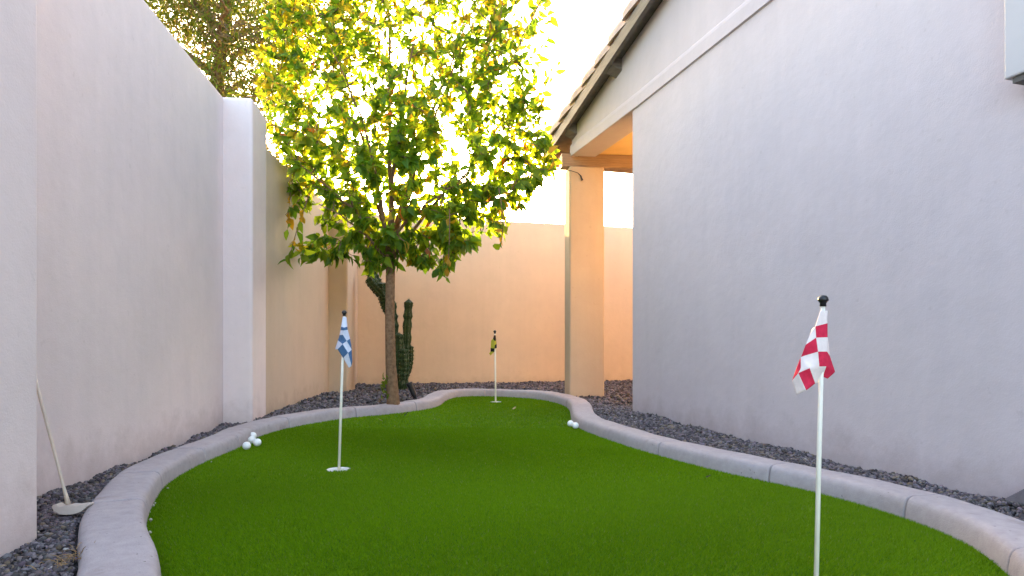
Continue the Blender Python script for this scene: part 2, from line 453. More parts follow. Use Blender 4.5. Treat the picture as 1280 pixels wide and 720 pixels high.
# header band standing a little proud of the wall, its upper edge feathered out
bb = bmesh.new()
pr = [(0.0, 2.296), (-0.014, 2.300), (-0.014, 2.375), (-0.010, 2.395), (-0.003, 2.408), (0.05, 2.410), (0.05, 2.296)]
ends = []
for d in (-2.5, 4.6, 5.935):
    dz = 0.025 * max(0, (d - 4.6) / 1.33)
    ends.append([bb.verts.new(O + e_d * u_(d) + e_r * a + UZ * (z + dz)) for a, z in pr])
for a, b in zip(ends, ends[1:]):
    for k in range(len(pr)): bb.faces.new((a[k], a[(k + 1) % len(pr)], b[(k + 1) % len(pr)], b[k]))
bb.faces.new(ends[0]); bb.faces.new(ends[-1][::-1])
from_bm('header_band', bb, M['stucco_house'], house)
corner = O + e_d * u_(4.73)
from_bm('back_facade', sheet_prism(corner + e_r * 0.22 - e_d * 0.003, e_r, UZ, -e_d, [(0, -0.1), (9, -0.1), (9, 2.6), (0, 2.6)], 0.2), M['stucco_warm_tint'], house)
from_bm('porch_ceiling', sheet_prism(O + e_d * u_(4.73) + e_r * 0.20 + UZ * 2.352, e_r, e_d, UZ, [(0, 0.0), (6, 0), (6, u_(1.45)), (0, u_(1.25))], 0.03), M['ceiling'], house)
# column, its front nearly square to us
cd = Vector((-0.14, 1, 0)).normalized(); cr = Vector((1, 0.10, 0)).normalized()
c0 = Vector((0.528, 5.87, 0))
col = [c0, c0 + cr * 0.328, c0 + cr * 0.328 + cd * 0.22, c0 + cd * 0.22]
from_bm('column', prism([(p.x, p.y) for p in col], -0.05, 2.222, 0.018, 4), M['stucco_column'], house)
b0 = Vector((0.462, 5.905, 0))
from_bm('porch_beam', sheet_prism(b0 + UZ * 2.2245, cr, UZ, cd, [(0, 0), (4.6, 0), (4.6, 0.125), (0, 0.125)], 0.13, 0.006), M['beam'], house)
# roof: deck, rake board, lookouts, eave board, barrel tiles
def rake(d, off): return O + e_d * u_(d) - e_r * off
def zr(d): return 2.629 + (5.755 - d) * 0.206        # top edge of the rake board
D0, D1 = -3.0, 6.42
dk = bmesh.new()
q = [rake(D0, 0.105), rake(D1, 0.105), rake(D1, 0.105) + e_r * 8, rake(D0, 0.105) + e_r * 8]
qa = [dk.verts.new(p + UZ * (zr(D0 if i in (0, 3) else D1) + 0.004)) for i, p in enumerate(q)]
qb = [dk.verts.new(v.co + UZ * 0.02) for v in qa]
dk.faces.new(qa); dk.faces.new(qb[::-1])
for i in range(4): dk.faces.new((qa[i], qa[(i + 1) % 4], qb[(i + 1) % 4], qb[i]))
from_bm('roof_deck', dk, M['fascia'], house)
rb = bmesh.new()
def board(bm, fa, fb, off, th, hgt):
    a = rake(fa, off); b = rake(fb, off)
    vs_ = [bm.verts.new(p + e_r * o + UZ * z) for p, zt in ((a, zr(fa)), (b, zr(fb))) for o, z in ((0, zt), (th, zt), (th, zt - hgt), (0, zt - hgt))]
    for k in range(4): bm.faces.new((vs_[k], vs_[(k + 1) % 4], vs_[4 + (k + 1) % 4], vs_[4 + k]))
    bm.faces.new(vs_[:4]); bm.faces.new(vs_[4:][::-1])
board(rb, D0, 6.40, 0.115, 0.032, 0.092)
from_bm('rake_board', rb, M['fascia'], house)
sf = bmesh.new()
vs_ = [sf.verts.new(p + UZ * z) for p, z in ((rake(D0, 0.083), zr(D0) - 0.035), (rake(6.38, 0.083), zr(6.38) - 0.035), (rake(6.38, -0.03), zr(6.38) - 0.035), (rake(D0, -0.03), zr(D0) - 0.035))]
sf.faces.new(vs_)
from_bm('soffit', sf, M['fascia'], house)
for d in (5.80, 4.90, 4.0, 3.1, 2.2):
    lb = bmesh.new()
    a = [(0.0, 0.0), (0.0, -0.062), (0.10, -0.10), (0.10, 0.0)]
    A = [lb.verts.new(rake(d, 0.082 - s) + UZ * (zr(d) - 0.037 + z)) for s, z in a]
    B = [lb.verts.new(rake(d + 0.10, 0.082 - s) + UZ * (zr(d + 0.10) - 0.037 + z)) for s, z in a]
    lb.faces.new(A); lb.faces.new(B[::-1])
    for k in range(4): lb.faces.new((A[k], B[k], B[(k + 1) % 4], A[(k + 1) % 4]))
    from_bm('lookout', lb, M['fascia'], house)
from_bm('eave_board', sheet_prism(rake(6.37, 0.083) + UZ * 2.355, e_r, UZ, e_d, [(0, 0), (6, 0), (6, 0.145), (0, 0.145)], 0.03), M['beam'], house)
# tiles: half barrels, each course lapping the one below
tb = bmesh.new()
cl = 0.268
slope = Vector((e_d.x, e_d.y, -0.206 / K)).normalized()
up = e_r.cross(slope).normalized()
if up.z < 0: up = -up
ncourse = int((D1 - 0.0) * K / cl)
for k in range(ncourse):
    dlow = D1 - k * cl / K + 0.02
    for c in range(6):
        off = 0.012 - c * 0.20
        basep = rake(dlow, off) + UZ * (zr(dlow) + 0.022 + 0.004 * math.sin(k * 2.1 + c))
        jit = 0.006 * math.sin(k * 5.3 + c * 1.7)
        prs = []
        for (t, r, lift) in ((0.0, 0.110, 0.016), (0.012, 0.118, 0.016), (0.10, 0.117, 0.010), (0.22, 0.106, 0.002), (0.36, 0.090, -0.012)):
            cpt = basep - slope * t + up * lift + e_r * jit
            o_, i_ = [], []
            for j in range(9):
                an = math.pi * j / 8
                dirv = -e_r * math.cos(an) + up * math.sin(an) * (1.35 if c == 0 else 0.9)
                o_.append(tb.verts.new(cpt + dirv * r)); i_.append(tb.verts.new(cpt + dirv * (r - 0.018)))
            prs.append((o_, i_))
        for (oa, ia), (ob, ib) in zip(prs, prs[1:]):
            for j in range(8):
                tb.faces.new((oa[j], oa[j + 1], ob[j + 1], ob[j])); tb.faces.new((ia[j], ib[j], ib[j + 1], ia[j + 1]))
            tb.faces.new((oa[0], ob[0], ib[0], ia[0])); tb.faces.new((oa[8], ia[8], ib[8], ob[8]))
        oa, ia = prs[0]
        for j in range(8): tb.faces.new((oa[j], ia[j], ia[j + 1], oa[j + 1]))
from_bm('roof_tiles', tb, M['tile'], house)
wb = bmesh.new()
tube(wb, [at(707, 212.5, 5.84), at(714, 213.5, 5.845), at(722, 216, 5.85), at(726, 220, 5.852), at(728, 225.5, 5.855)], [0.003, 0.003, 0.003, 0.006, 0.009], 6)
from_bm('cable', wb, M['black'], house)

# electrical box on the gable wall
bx = empty('wall_box', O + e_d * u_(2.0) + UZ * 1.43, 'pale grey enamelled metal box mounted on house wall at upper right', 'utility box')
from_bm('box_body', sheet_prism(O + e_d * u_(1.55) - e_r * 0.085 + UZ * 1.398, e_d, UZ, e_r, [(0, 0), (u_(0.50), 0), (u_(0.50), 0.9), (0, 0.9)], 0.09, 0.006), M['box'], bx)
from_bm('box_base', sheet_prism(O + e_d * u_(1.58) - e_r * 0.075 + UZ * 1.380, e_d, UZ, e_r, [(0, 0), (u_(0.45), 0), (u_(0.45), 0.017), (0, 0.017)], 0.078), M['boxdark'], bx)
# sloped concrete block standing at the foot of the wall
sb = sheet_prism(O + e_d * u_(1.70) - e_r * 0.05 + UZ * 0.060, e_d, UZ, e_r, [(0, 0), (u_(0.372), 0), (u_(0.372), 0.006), (u_(0.12), 0.20), (0, 0.20)], 0.07, 0.002)
tag(from_bm('splash_block', sb, M['grey_block']), 'sloped grey concrete block in the gravel at lower right house wall', 'concrete block')

# ------------------------------------------------------------------ gravel
def gz(x, y):
    x = np.asarray(x, float); y = np.asarray(y, float)
    bump_ = 0.008 * np.sin(x * 9 + 2 * np.sin(y * 4)) * np.sin(y * 7.3 + 1.3) + 0.005 * np.sin(x * 23 + y * 17)
    side = 0.022 * np.clip((x - (1.88 - 0.28 * y)) / 0.28, 0, 1) * (y < 4.9) + 0.018 * np.exp(-((x + 1.25) ** 2 + (y - 5.4) ** 2) / 0.5)
    return rise(y) + 0.028 + bump_ + side
cell = 0.06
X0, X1, Y0, Y1 = -2.6, 6.0, -1.5, 10.4
nx, ny = int((X1 - X0) / cell), int((Y1 - Y0) / cell)
gx, gy = np.meshgrid(X0 + cell * np.arange(nx + 1), Y0 + cell * np.arange(ny + 1))
gv = np.c_[gx.ravel(), gy.ravel(), gz(gx.ravel(), gy.ravel()) - 0.008]
ii, jj = np.meshgrid(np.arange(nx), np.arange(ny)); ii, jj = ii.ravel(), jj.ravel()
cen = np.c_[X0 + cell * (ii + 0.5), Y0 + cell * (jj + 0.5)]
keep = ~inside(cen, (OUT + NRM * 0.10)[::3])
w = nx + 1
fq = np.c_[jj * w + ii, jj * w + ii + 1, (jj + 1) * w + ii + 1, (jj + 1) * w + ii][keep]
tag(from_np('gravel_bed', gv, fq, M['gravelbase'], None, True), kind='structure')

bmi = bmesh.new(); bmesh.ops.create_icosphere(bmi, subdivisions=1, radius=1.0)
iv = np.array([v.co[:] for v in bmi.verts]); bmi.verts.index_update()
ifc = np.array([[v.index for v in f.verts] for f in bmi.faces]); bmi.free()
def stones(n, xa, xb, ya, yb, rlo, rhi):
    p = np.c_[rng.uniform(xa, xb, n), rng.uniform(ya, yb, n)]
    p = p[~inside(p, (OUT + NRM * 0.178)[::3])]
    x, y = p[:, 0], p[:, 1]
    left = np.where(y < 1.74, -1.287 - 0.134 * (y - 1.74), np.where(y < 4.62, lw(y), fw(y)))
    ok = (x > left + 0.004) & (y < bw(x) - 0.01)
    ok &= ~((y < 4.74) & (x > 2.2126 - 0.28 * y - 0.006))
    ok &= x < 4.5
    p = p[ok]; m = len(p)
    r = rng.uniform(rlo, rhi, m) * rng.choice([0.7, 1, 1, 1.25], m)
    sc = rng.uniform(0.6, 1.3, (m, 1, 3)); sc[..., 2] *= 0.75
    jit = rng.uniform(0.55, 1.35, (m, 12, 1))
    loc = iv[None] * jit * sc
    a = rng.uniform(0, 2 * np.pi, m); b = rng.normal(0, 0.5, m)
    ca, sa, cb, sb_ = np.cos(a)[:, None], np.sin(a)[:, None], np.cos(b)[:, None], np.sin(b)[:, None]
    X, Y, Z = loc[..., 0], loc[..., 1], loc[..., 2]
    Y, Z = Y * cb - Z * sb_, Y * sb_ + Z * cb
    X, Y = X * ca - Y * sa, X * sa + Y * ca
    L = np.stack([X, Y, Z], -1) * r[:, None, None]
    ctr = np.c_[p, gz(p[:, 0], p[:, 1]) + r * rng.uniform(-0.2, 0.5, m)]
    v = (L + ctr[:, None]).reshape(-1, 3)
    f = (ifc[None] + 12 * np.arange(m)[:, None, None]).reshape(-1, 3)
    g = (0.035 + 0.13 * rng.random(m) ** 1.4)[:, None]
    colr = (g * 1.12) * np.array([1.13, 0.95, 1.04]) * (1 + rng.normal(0, 0.05, (m, 3)))
    br = rng.random(m) < 0.10
    colr[br] = g[br] * np.array([1.5, 1.15, 0.85])
    wt = rng.random(m) < 0.002
    colr[wt] = [0.45, 0.42, 0.40]
    return v, f, np.repeat(np.clip(colr, 0.01, 1), 12, 0)
vs, fs, cs, off = [], [], [], 0
for args in ((46000, -1.9, -0.6, 0.9, 3.2, 0.0045, 0.0095), (20000, -2.0, -0.6, 3.2, 5.2, 0.006, 0.012),
             (44000, 0.8, 2.1, 0.9, 3.2, 0.0045, 0.0095), (30000, 0.4, 1.7, 3.2, 5.2, 0.006, 0.012),
             (36000, -2.0, 4.5, 5.2, 9.6, 0.010, 0.018)):
    v, f, c = stones(*args); vs.append(v); fs.append(f + off); cs.append(c); off += len(v)
spill = [(184, 641), (189, 633), (191, 630), (185.5, 651), (184, 667), (207, 611), (262, 578)]
for px_, py_ in spill:                               # a few pale chips lying where turf meets curb
    g_ = on_ground(px_, py_, 0.006); r_ = rng.uniform(0.003, 0.0055)
    vs.append(iv * rng.uniform(0.6, 1.3, (12, 1)) * r_ + np.array([g_.x + 0.008, g_.y, g_.z + 0.003])); fs.append(ifc + off); off += 12
    cs.append(np.repeat([[0.42, 0.40, 0.30]], 12, 0))
grav = from_np('gravel', np.vstack(vs), np.vstack(fs), M['stone'], None, False, np.vstack(cs))
tag(grav, 'dark purplish grey crushed stone strewn between curb and walls', 'gravel', kind='stuff')

# ------------------------------------------------------------------ the tree
def leaf_mesh(pos, dirs, nrm, length, width, colr, curl=0.25):
    m = len(pos)
    d = dirs / np.linalg.norm(dirs, axis=1)[:, None]
    s = np.cross(d, nrm); s /= np.linalg.norm(s, axis=1)[:, None] + 1e-9
    n = np.cross(s, d)
    L = length[:, None]; W = width[:, None]
    b = pos
    mid = pos + d * L * 0.45 + n * L * 0.03
    tip = pos + d * L - n * L * curl
    l1 = pos + d * L * 0.36 + s * W * 0.5 + n * W * 0.22
    r1 = pos + d * L * 0.36 - s * W * 0.5 + n * W * 0.22
    l2 = pos + d * L * 0.70 + s * W * 0.34 + n * (W * 0.14 - L * curl * 0.3)
    r2 = pos + d * L * 0.70 - s * W * 0.34 + n * (W * 0.14 - L * curl * 0.3)
    v = np.stack([b, l1, l2, tip, r2, r1, mid], 1).reshape(-1, 3)
    t = np.array([(0, 1, 6), (1, 2, 6), (2, 3, 6), (3, 4, 6), (4, 5, 6), (5, 0, 6)])
    f = (t[None] + 7 * np.arange(m)[:, None, None]).reshape(-1, 3)
    return v, f, np.repeat(colr, 7, 0)

tree_at = Vector((-0.925, 4.98, float(rise(4.98)) + 0.03))
tree = empty('leafy_tree', tree_at, 'slim trunked tree with green and yellow backlit leaves near back left corner', 'tree')
tk = bmesh.new()
trunk = [tree_at + Vector((0.004, 0, -0.05)), tree_at + Vector((0.0, 0, 0.06)), Vector((-0.945, 4.99, 0.42)), Vector((-0.955, 5.0, 0.8)), Vector((-0.95, 5.0, 1.12)), Vector((-0.955, 5.02, 1.35))]
tube(tk, trunk, [0.070, 0.050, 0.041, 0.037, 0.036, 0.038], 12)
S = trunk[-1]
limb_ends = [((-1.62, 4.78, 1.95), 0.02), ((-1.62, 5.35, 3.1), 0.02), ((-1.28, 4.55, 2.7), 0.02), ((-1.05, 5.2, 4.1), 0.024), ((-0.62, 4.65, 3.1), 0.02),
             ((-0.25, 5.35, 3.5), 0.02), ((0.06, 4.9, 2.2), 0.018), ((-0.32, 4.62, 1.78), 0.017), ((-1.45, 4.72, 1.62), 0.016), ((-0.62, 5.75, 2.4), 0.018), ((0.05, 5.15, 3.9), 0.014), ((-1.35, 5.65, 2.4), 0.016)]
nodes = []
for e, r in limb_ends:
    e = Vector(e); st = S + Vector((random.uniform(-.01, .01), random.uniform(-.01, .01), random.uniform(-0.15, 0.03)))
    ln = (e - st).length; cpt = st.lerp(e, 0.4) + Vector((0, 0, 0.16 * ln)) + Vector((random.uniform(-.08, .08), random.uniform(-.08, .08), 0))
    pl = []
    for i in range(13):
        t = i / 12
        p = st * (1 - t) ** 2 + cpt * 2 * t * (1 - t) + e * t * t
        p += Vector((random.uniform(-1, 1), random.uniform(-1, 1), random.uniform(-1, 1))) * 0.012 * (i > 0)
        pl.append(p)
        if i > 3: nodes.append(p)
    tube(tk, pl, [r * 0.8 * (1.1 - 0.9 * i / 12) for i in range(13)], 7)
# crown silhouette in metres (x across the yard, z up), fullest near the trunk
ring_ = [(335,10),(320,95),(334,150),(345,215),(352,262),(362,300),(388,338),(432,314),(458,338),(500,326),(530,328),(556,340),(574,322),(600,296),(645,276),(664,240),(690,195),(684,150),(668,90),(655,40),(640,-70),(600,-150),(500,-200),(400,-160),(345,-80)]
crown_poly = np.array([((a - 640) / 160.0, 0.55 + (435 - b) / 160.0) for a, b in ring_])
tp = []
cx, cz = -0.95, 2.6
while len(tp) < 1750:
    q = np.c_[rng.uniform(-2.2, 0.5, 400), rng.uniform(1.0, 4.6, 400)]
    q = q[inside(q, crown_poly)]
    for x, z in q:
        # thinner at the upper right, thick at lower left
        dens = (0.95 if z > 2.25 else 0.84) - 0.55 * np.clip((x + 0.55) / 0.8, 0, 1) * np.clip((z - 2.0) / 0.9, 0, 1)
        dens *= 1.0 - 0.35 * np.clip((z - 2.9) / 0.8, 0, 1)
        # gaps: broad uneven holes through the crown
        hole = math.sin(x * 6.1 + 1.3) * math.sin(z * 5.2 + 0.4 + x * 1.5) + 0.5 * math.sin(x * 13 + z * 9)
        if hole > 0.85: dens *= 0.35
        dens *= 1 - 0.72 * np.clip((-1.28 - x) / 0.22, 0, 1) * np.clip((1.95 - z) / 0.3, 0, 1)
        if rng.random() > dens: continue
        e = min(1, 0.3 + 0.9 * abs(math.hypot((x - cx) / 1.35, (z - cz) / 1.9)))
        hd = 0.62 * math.sqrt(max(0.06, 1 - min(1, e * 0.9) ** 2))
        y = 5.12 + rng.uniform(-hd, hd)
        xw = x * y / 5.0; zw = 0.55 + (z - 0.55) * y / 5.0
        if xw < -1.66 and (zw < 2.1):
            if y < 4.72: continue
            xw = max(xw, -1.72)
        if y < 4.5 and xw < -1.4: continue
        tp.append((xw, y, zw))
tp = sorted(tp, key=lambda p: (p[0] + 0.955) ** 2 + (p[1] - 5.02) ** 2 + (p[2] - 1.6) ** 2)
ND = np.array([n[:] for n in nodes])
lp, ld, ln_, lnl, lcol = [], [], [], [], []
G = np.array([[0.075, 0.165, 0.012], [0.125, 0.23, 0.016], [0.19, 0.28, 0.02]])
for p in tp:
    p = np.array(p)
    dv = ND - p
    dist = np.sqrt((dv ** 2).sum(1)) + 0.25 * np.clip(ND[:, 2] - p[2], 0, 1)
    a = ND[int(np.argmin(dist))]
    L = np.linalg.norm(p - a)
    if L > 0.55: a = p + (a - p) / L * 0.55; L = 0.55
    if L < 0.05: p = p + rng.normal(0, 0.08, 3)
    upb = 0.10 if p[2] > 2.3 else -0.05
    mid = (a + p) / 2 + np.array([rng.normal(0, .03), rng.normal(0, .03), 0.06 * L + 0.02])
    end = p + np.array([0, 0, upb * L])
    pl = [a * (1 - t) ** 2 + mid * 2 * t * (1 - t) + end * t * t for t in (0, .25, .5, .75, 1)]
    tube(tk, pl, [0.0055, 0.0045, 0.0036, 0.0028, 0.0015], 4, False)
    ND = np.vstack([ND, pl[2:]])
    k = rng.integers(8, 14)
    ylw = np.clip(0.10 + 0.34 * np.clip((p[2] - 2.0) / 1.2, 0, 1) + 0.32 * np.clip((-1.25 - p[0]) / 0.6, 0, 1) * (p[2] > 2.0), 0, 0.75)
    twy = rng.random() < ylw
    for j in range(k):
        t = 0.25 + 0.75 * (j + rng.random()) / k
        q = a * (1 - t) ** 2 + mid * 2 * t * (1 - t) + end * t * t
        tv = end - a; tv = tv / (np.linalg.norm(tv) + 1e-6)
        low = np.clip((2.6 - q[2]) / 1.2, 0, 1)
        dr = tv * 0.7 + rng.normal(0, 0.75, 3) + np.array([0, 0, -0.25 - 0.95 * low + 0.35 * (1 - low)])
        lp.append(q + rng.normal(0, 0.012, 3)); ld.append(dr)
        lnl.append(rng.uniform(0.045, 0.12) * (1.0 if p[2] < 2.2 else 0.78))
        nn = rng.normal(0, 1, 3) + np.array([0, -0.4, 0.5]); ln_.append(nn)
        u = rng.random()
        if twy and u < 0.62: c = np.array([0.34, 0.29, 0.018]) if rng.random() < 0.5 else np.array([0.23, 0.27, 0.02])
        elif u > 0.995: c = np.array([0.42, 0.13, 0.03])
        elif u > 0.975: c = np.array([0.34, 0.24, 0.03])
        else: c = G[rng.integers(0, 3)]
        lcol.append(c * rng.uniform(0.75, 1.25))
# a few long wands with single leaves against the sky at right
wands = []
for k in range(15):
    a = np.array([rng.uniform(-0.35, 0.1), rng.uniform(4.8, 5.4), rng.uniform(2.2, 3.0)])
    wands.append((a, a + np.array([rng.uniform(0.05, 0.16), 0, rng.uniform(0.2, 0.35)]), a + np.array([rng.uniform(0.14, 0.42), rng.uniform(-.1, .1), rng.uniform(0.5, 0.95)])))
wands += [((0.05, 5.0, 2.9), (0.22, 4.95, 3.2), (0.36, 4.9, 3.55)), ((-0.1, 5.1, 2.8), (0.12, 5.0, 2.98), (0.33, 4.95, 3.15)), ((0.0, 5.0, 2.4), (0.16, 4.9, 2.65), (0.27, 4.9, 2.95)),
         ((0.05, 4.9, 2.15), (0.2, 4.85, 2.1), (0.33, 4.8, 1.96)), ((-0.15, 5.1, 3.2), (-0.02, 5.1, 3.5), (0.1, 5.1, 3.8)), ((-1.6, 4.8, 2.0), (-1.68, 4.82, 1.75), (-1.7, 4.85, 1.45)),
         ((-1.5, 4.75, 1.7), (-1.62, 4.75, 1.38), (-1.66, 4.76, 1.2)), ((-0.45, 4.6, 1.55), (-0.44, 4.58, 1.28), (-0.47, 4.58, 1.06)), ((-0.1, 4.8, 1.75), (-0.05, 4.75, 1.5), (-0.08, 4.75, 1.32))]
for a, b, c in wands:
    a, b, c = np.array(a), np.array(b), np.array(c)
    pl = [a * (1 - t) ** 2 + b * 2 * t * (1 - t) + c * t * t for t in np.linspace(0, 1, 7)]
    tube(tk, pl, np.linspace(0.005, 0.0012, 7), 4, False)
    for t in np.linspace(0.12, 1, 13):
        q = a * (1 - t) ** 2 + b * 2 * t * (1 - t) + c * t * t
        lp.append(q); ld.append((c - a) * 0.6 + rng.normal(0, 0.4, 3) + np.array([0, 0, -0.4]))
        lnl.append(rng.uniform(0.05, 0.11)); ln_.append(rng.normal(0, 1, 3))
        cc = G[rng.integers(0, 3)] if rng.random() < 0.75 else np.array([0.34, 0.22, 0.02])
        lcol.append(cc * rng.uniform(0.8, 1.2))
# basal shoot on the left of the trunk
for k in range(26):
    h = rng.uniform(0.02, 0.2)
    lp.append(np.array([tree_at.x - 0.055 + rng.normal(0, 0.015), tree_at.y - 0.05 + rng.normal(0, 0.02), tree_at.z + 0.05 + h]))
    ld.append(np.array([rng.normal(-0.2, 0.5), rng.normal(0, 0.5), 0.7])); ln_.append(rng.normal(0, 1, 3)); lnl.append(rng.uniform(0.03, 0.055))
    lcol.append(np.array([0.10, 0.17, 0.02]))
lp, ld, ln_, lnl, lcol = map(np.array, (lp, ld, ln_, lnl, lcol))
ok = ~((lp[:, 0] < np.where(lp[:, 1] < 4.62, lw(lp[:, 1]) + 0.19, fw(lp[:, 1]) + 0.02)) & (lp[:, 2] < np.where(lp[:, 1] < 4.62, 2.26, 2.03)))
lp, ld, ln_, lnl, lcol = lp[ok], ld[ok], ln_[ok], lnl[ok], lcol[ok]
from_bm('trunk', tk, M['bark'], tree, True)
v, f, c = leaf_mesh(lp, ld, ln_, lnl, lnl * rng.uniform(0.42, 0.58, len(lnl)), lcol)
from_np('crown', v, f, M['leaf'], tree, False, c)

# ------------------------------------------------------------------ the big feathery tree beyond the wall
bt = empty('feathery_tree', (-4.4, 9.6, 0), 'large olive brown feathery tree beyond the left wall', 'tree')
tk = bmesh.new()
tube(tk, [(-4.35, 9.6, -0.05), (-4.4, 9.6, 1.5), (-4.35, 9.65, 3.0), (-4.45, 9.6, 4.4), (-4.3, 9.7, 5.8), (-4.2, 9.7, 7.2)], [0.2, 0.16, 0.13, 0.1, 0.07, 0.03], 10)
ND = []
for i in range(26):
    z = 2.6 + 4.2 * i / 26 + random.uniform(-.1, .1)
    an = i * 2.4; L = random.uniform(1.4, 2.5) * (1 - 0.35 * i / 26)
    st = Vector((-4.38, 9.63, z)); en = st + Vector((math.cos(an) * L, math.sin(an) * L, random.uniform(0.1, 0.9)))
    pl = [st.lerp(en, t) + Vector((random.uniform(-.06, .06), random.uniform(-.06, .06), 0.25 * math.sin(t * 3.1) + random.uniform(-.05, .05))) for t in np.linspace(0, 1, 8)]
    tube(tk, pl, [0.05 * (1 - 0.85 * t) for t in np.linspace(0, 1, 8)], 6)
    ND += [p[:] for p in pl[2:]]
ND = np.array(ND)
m = 40000
src = ND[rng.integers(0, len(ND), m // 60)]
cl_ = src + rng.normal(0, 0.26, src.shape)
pos = np.repeat(cl_, 60, 0); m = len(pos)
pos = pos + rng.normal(0, 0.15, pos.shape) * [1.2, 1.2, 0.8]
ccl = np.array([[0.13, 0.155, 0.02], [0.10, 0.145, 0.02], [0.16, 0.135, 0.05], [0.12, 0.09, 0.055]])[np.repeat(rng.choice(4, len(cl_), p=[.34, .3, .2, .16]), 60)]
ccl = ccl * rng.uniform(0.7, 1.3, (m, 1))
dr = rng.normal(0, 0.6, (m, 3)) + [0, 0, -0.35]
L = rng.uniform(0.07, 0.15, m)
ok = ~((pos[:, 0] > lw(pos[:, 1]) - 0.3) & (pos[:, 1] < 8.4) & (pos[:, 2] < 2.3))
v, f, c = leaf_mesh(pos[ok], dr[ok], rng.normal(0, 1, (m, 3))[ok], L[ok], L[ok] * 0.2, ccl[ok], 0.15)
from_bm('trunk', tk, M['bark'], bt, True)
from_np('crown', v, f, M['farleaf'], bt, False, c)

# ------------------------------------------------------------------ cactus behind the trunk
cg = at(499, 485, 6.9); cg.z = float(gz(cg.x, cg.y))
cac = empty('column_cactus', cg, 'dark green ribbed column cactus standing behind the tree trunk', 'cactus')
def ribbed(pts, rad, ribs=6, n=26):
    pts = [Vector(p) for p in pts]
    cum = [0]
    for a, b in zip(pts, pts[1:]): cum.append(cum[-1] + (b - a).length)
    bm = bmesh.new(); rings = []; spin = []
    for i in range(n + 1):
        s = cum[-1] * i / n
        k = max(j for j in range(len(pts) - 1) if cum[j] <= s + 1e-9)
        t = (s - cum[k]) / (cum[k + 1] - cum[k]); p = pts[k].lerp(pts[k + 1], t)
        tg = (pts[k + 1] - pts[k]).normalized()
        u = tg.cross(Vector((0.1, 1, 0.05))).normalized(); w_ = tg.cross(u)
        end = min(1.0, math.sqrt(max(0.02, 1 - max(0, (i / n - 0.93) / 0.07) ** 2)), 0.75 + i / n * 2)
        bul = 1 + 0.10 * math.sin(i * 1.9) + random.uniform(-0.09, 0.09)
        rg = []
        for j in range(ribs * 4):
            an = 2 * math.pi * j / (ribs * 4)
            r = rad * end * bul * (0.80 + 0.24 * abs(math.cos(an * ribs / 2)) ** 0.8)
            dv = u * math.cos(an) + w_ * math.sin(an)
            rg.append(bm.verts.new(p + dv * r))
            if j % 4 == 0 and i % 2 == 0: spin.append((p + dv * r * 0.98, dv))
        rings.append(rg)
    for a, b in zip(rings, rings[1:]):
        for j in range(len(a)): bm.faces.new((a[j], a[(j + 1) % len(a)], b[(j + 1) % len(a)], b[j]))
    bm.faces.new(rings[0][::-1]); bm.faces.new(rings[-1])
    return bm, spin
DC = 6.9
def cp(px, py, dd=0): return at(px, py, DC + dd)
stems = [([Vector((cg.x, cg.y, cg.z - 0.05)), cp(500, 462), cp(501, 440), cp(498, 418)], 0.095),
         ([cp(503, 468, -.02), cp(508, 440, -.03), cp(509, 410, -.02), cp(511, 374, -.02)], 0.046),
         ([cp(499, 470, -.1), cp(499.5, 450, -.12), cp(498.5, 430, -.12), cp(498, 416, -.12)], 0.05),
         ([cp(496, 450, .05), cp(493.5, 425, .05), cp(491.5, 400, .05), cp(489, 380, .05), cp(484, 366, .04)], 0.05),
         ([cp(486, 376, .0), cp(479, 368, -.03), cp(472, 358, -.05), cp(466, 346, -.05), cp(464, 338, -.05)], 0.062),
         ([cp(482, 374, .0), cp(477, 365, -.08), cp(476, 353, -.1)], 0.058),
         ([cp(507, 470, .08), cp(511, 455, .09), cp(512, 436, .09)], 0.045)]
stems += [([cp(504, 474, -.14), cp(505, 455, -.16), cp(504, 436, -.16)], 0.055), ([cp(510, 464, .0), cp(512.5, 450, -.02), cp(513, 432, -.02)], 0.036),
          ([cp(495, 478, .12), cp(491, 460, .14), cp(489, 440, .14)], 0.05), ([cp(484, 372, -.02), cp(474, 364, -.1), cp(466, 355, -.12), cp(461, 347, -.12)], 0.055), ([cp(487, 392, .0), cp(482, 378, -.06), cp(478, 366, -.08)], 0.06)]
allsp = []
for pts, r in stems:
    b_, sp = ribbed(pts, r, 6, 22)
    from_bm('stem', b_, M['cactus'], cac, False)
    allsp += sp
sv, sfc = [], []
for p, dv in allsp:
    for _ in range(3):
        d2 = (dv + Vector((random.gauss(0, .5), random.gauss(0, .5), random.gauss(0, .5)))).normalized() * 0.028
        sd = d2.cross(Vector((0.3, 0.2, 1))).normalized() * 0.0022
        k = len(sv); sv += [(p - sd)[:], (p + sd)[:], (p + d2)[:]]; sfc.append((k, k + 1, k + 2))
from_np('spines', np.array(sv), np.array(sfc), M['spine'], cac)

# black garden spotlight by the trunk
sp0 = on_ground(521, 502.5, 0.06); dsp = 5.35
lt = empty('garden_spotlight', at(521, 503, dsp), 'black tilted garden spotlight between cactus and curb', 'spotlight')
b_ = bmesh.new(); lathe(b_, [(0.0, 0.0), (0.016, 0.0), (0.022, 0.03), (0.024, 0.10), (0.030, 0.12), (0.030, 0.135), (0.024, 0.136), (0.022, 0.125), (0, 0.12)], at(519, 497, dsp), (at(512, 480, dsp) - at(519, 497, dsp)), 14)
from_bm('lamp_head', b_, M['black'], lt, True)
b_ = bmesh.new(); tube(b_, [at(521.5, 506, dsp), at(521.3, 500, dsp), at(519, 496.5, dsp)], [0.010, 0.010, 0.012], 8)
from_bm('stake', b_, M['black'], lt, True)

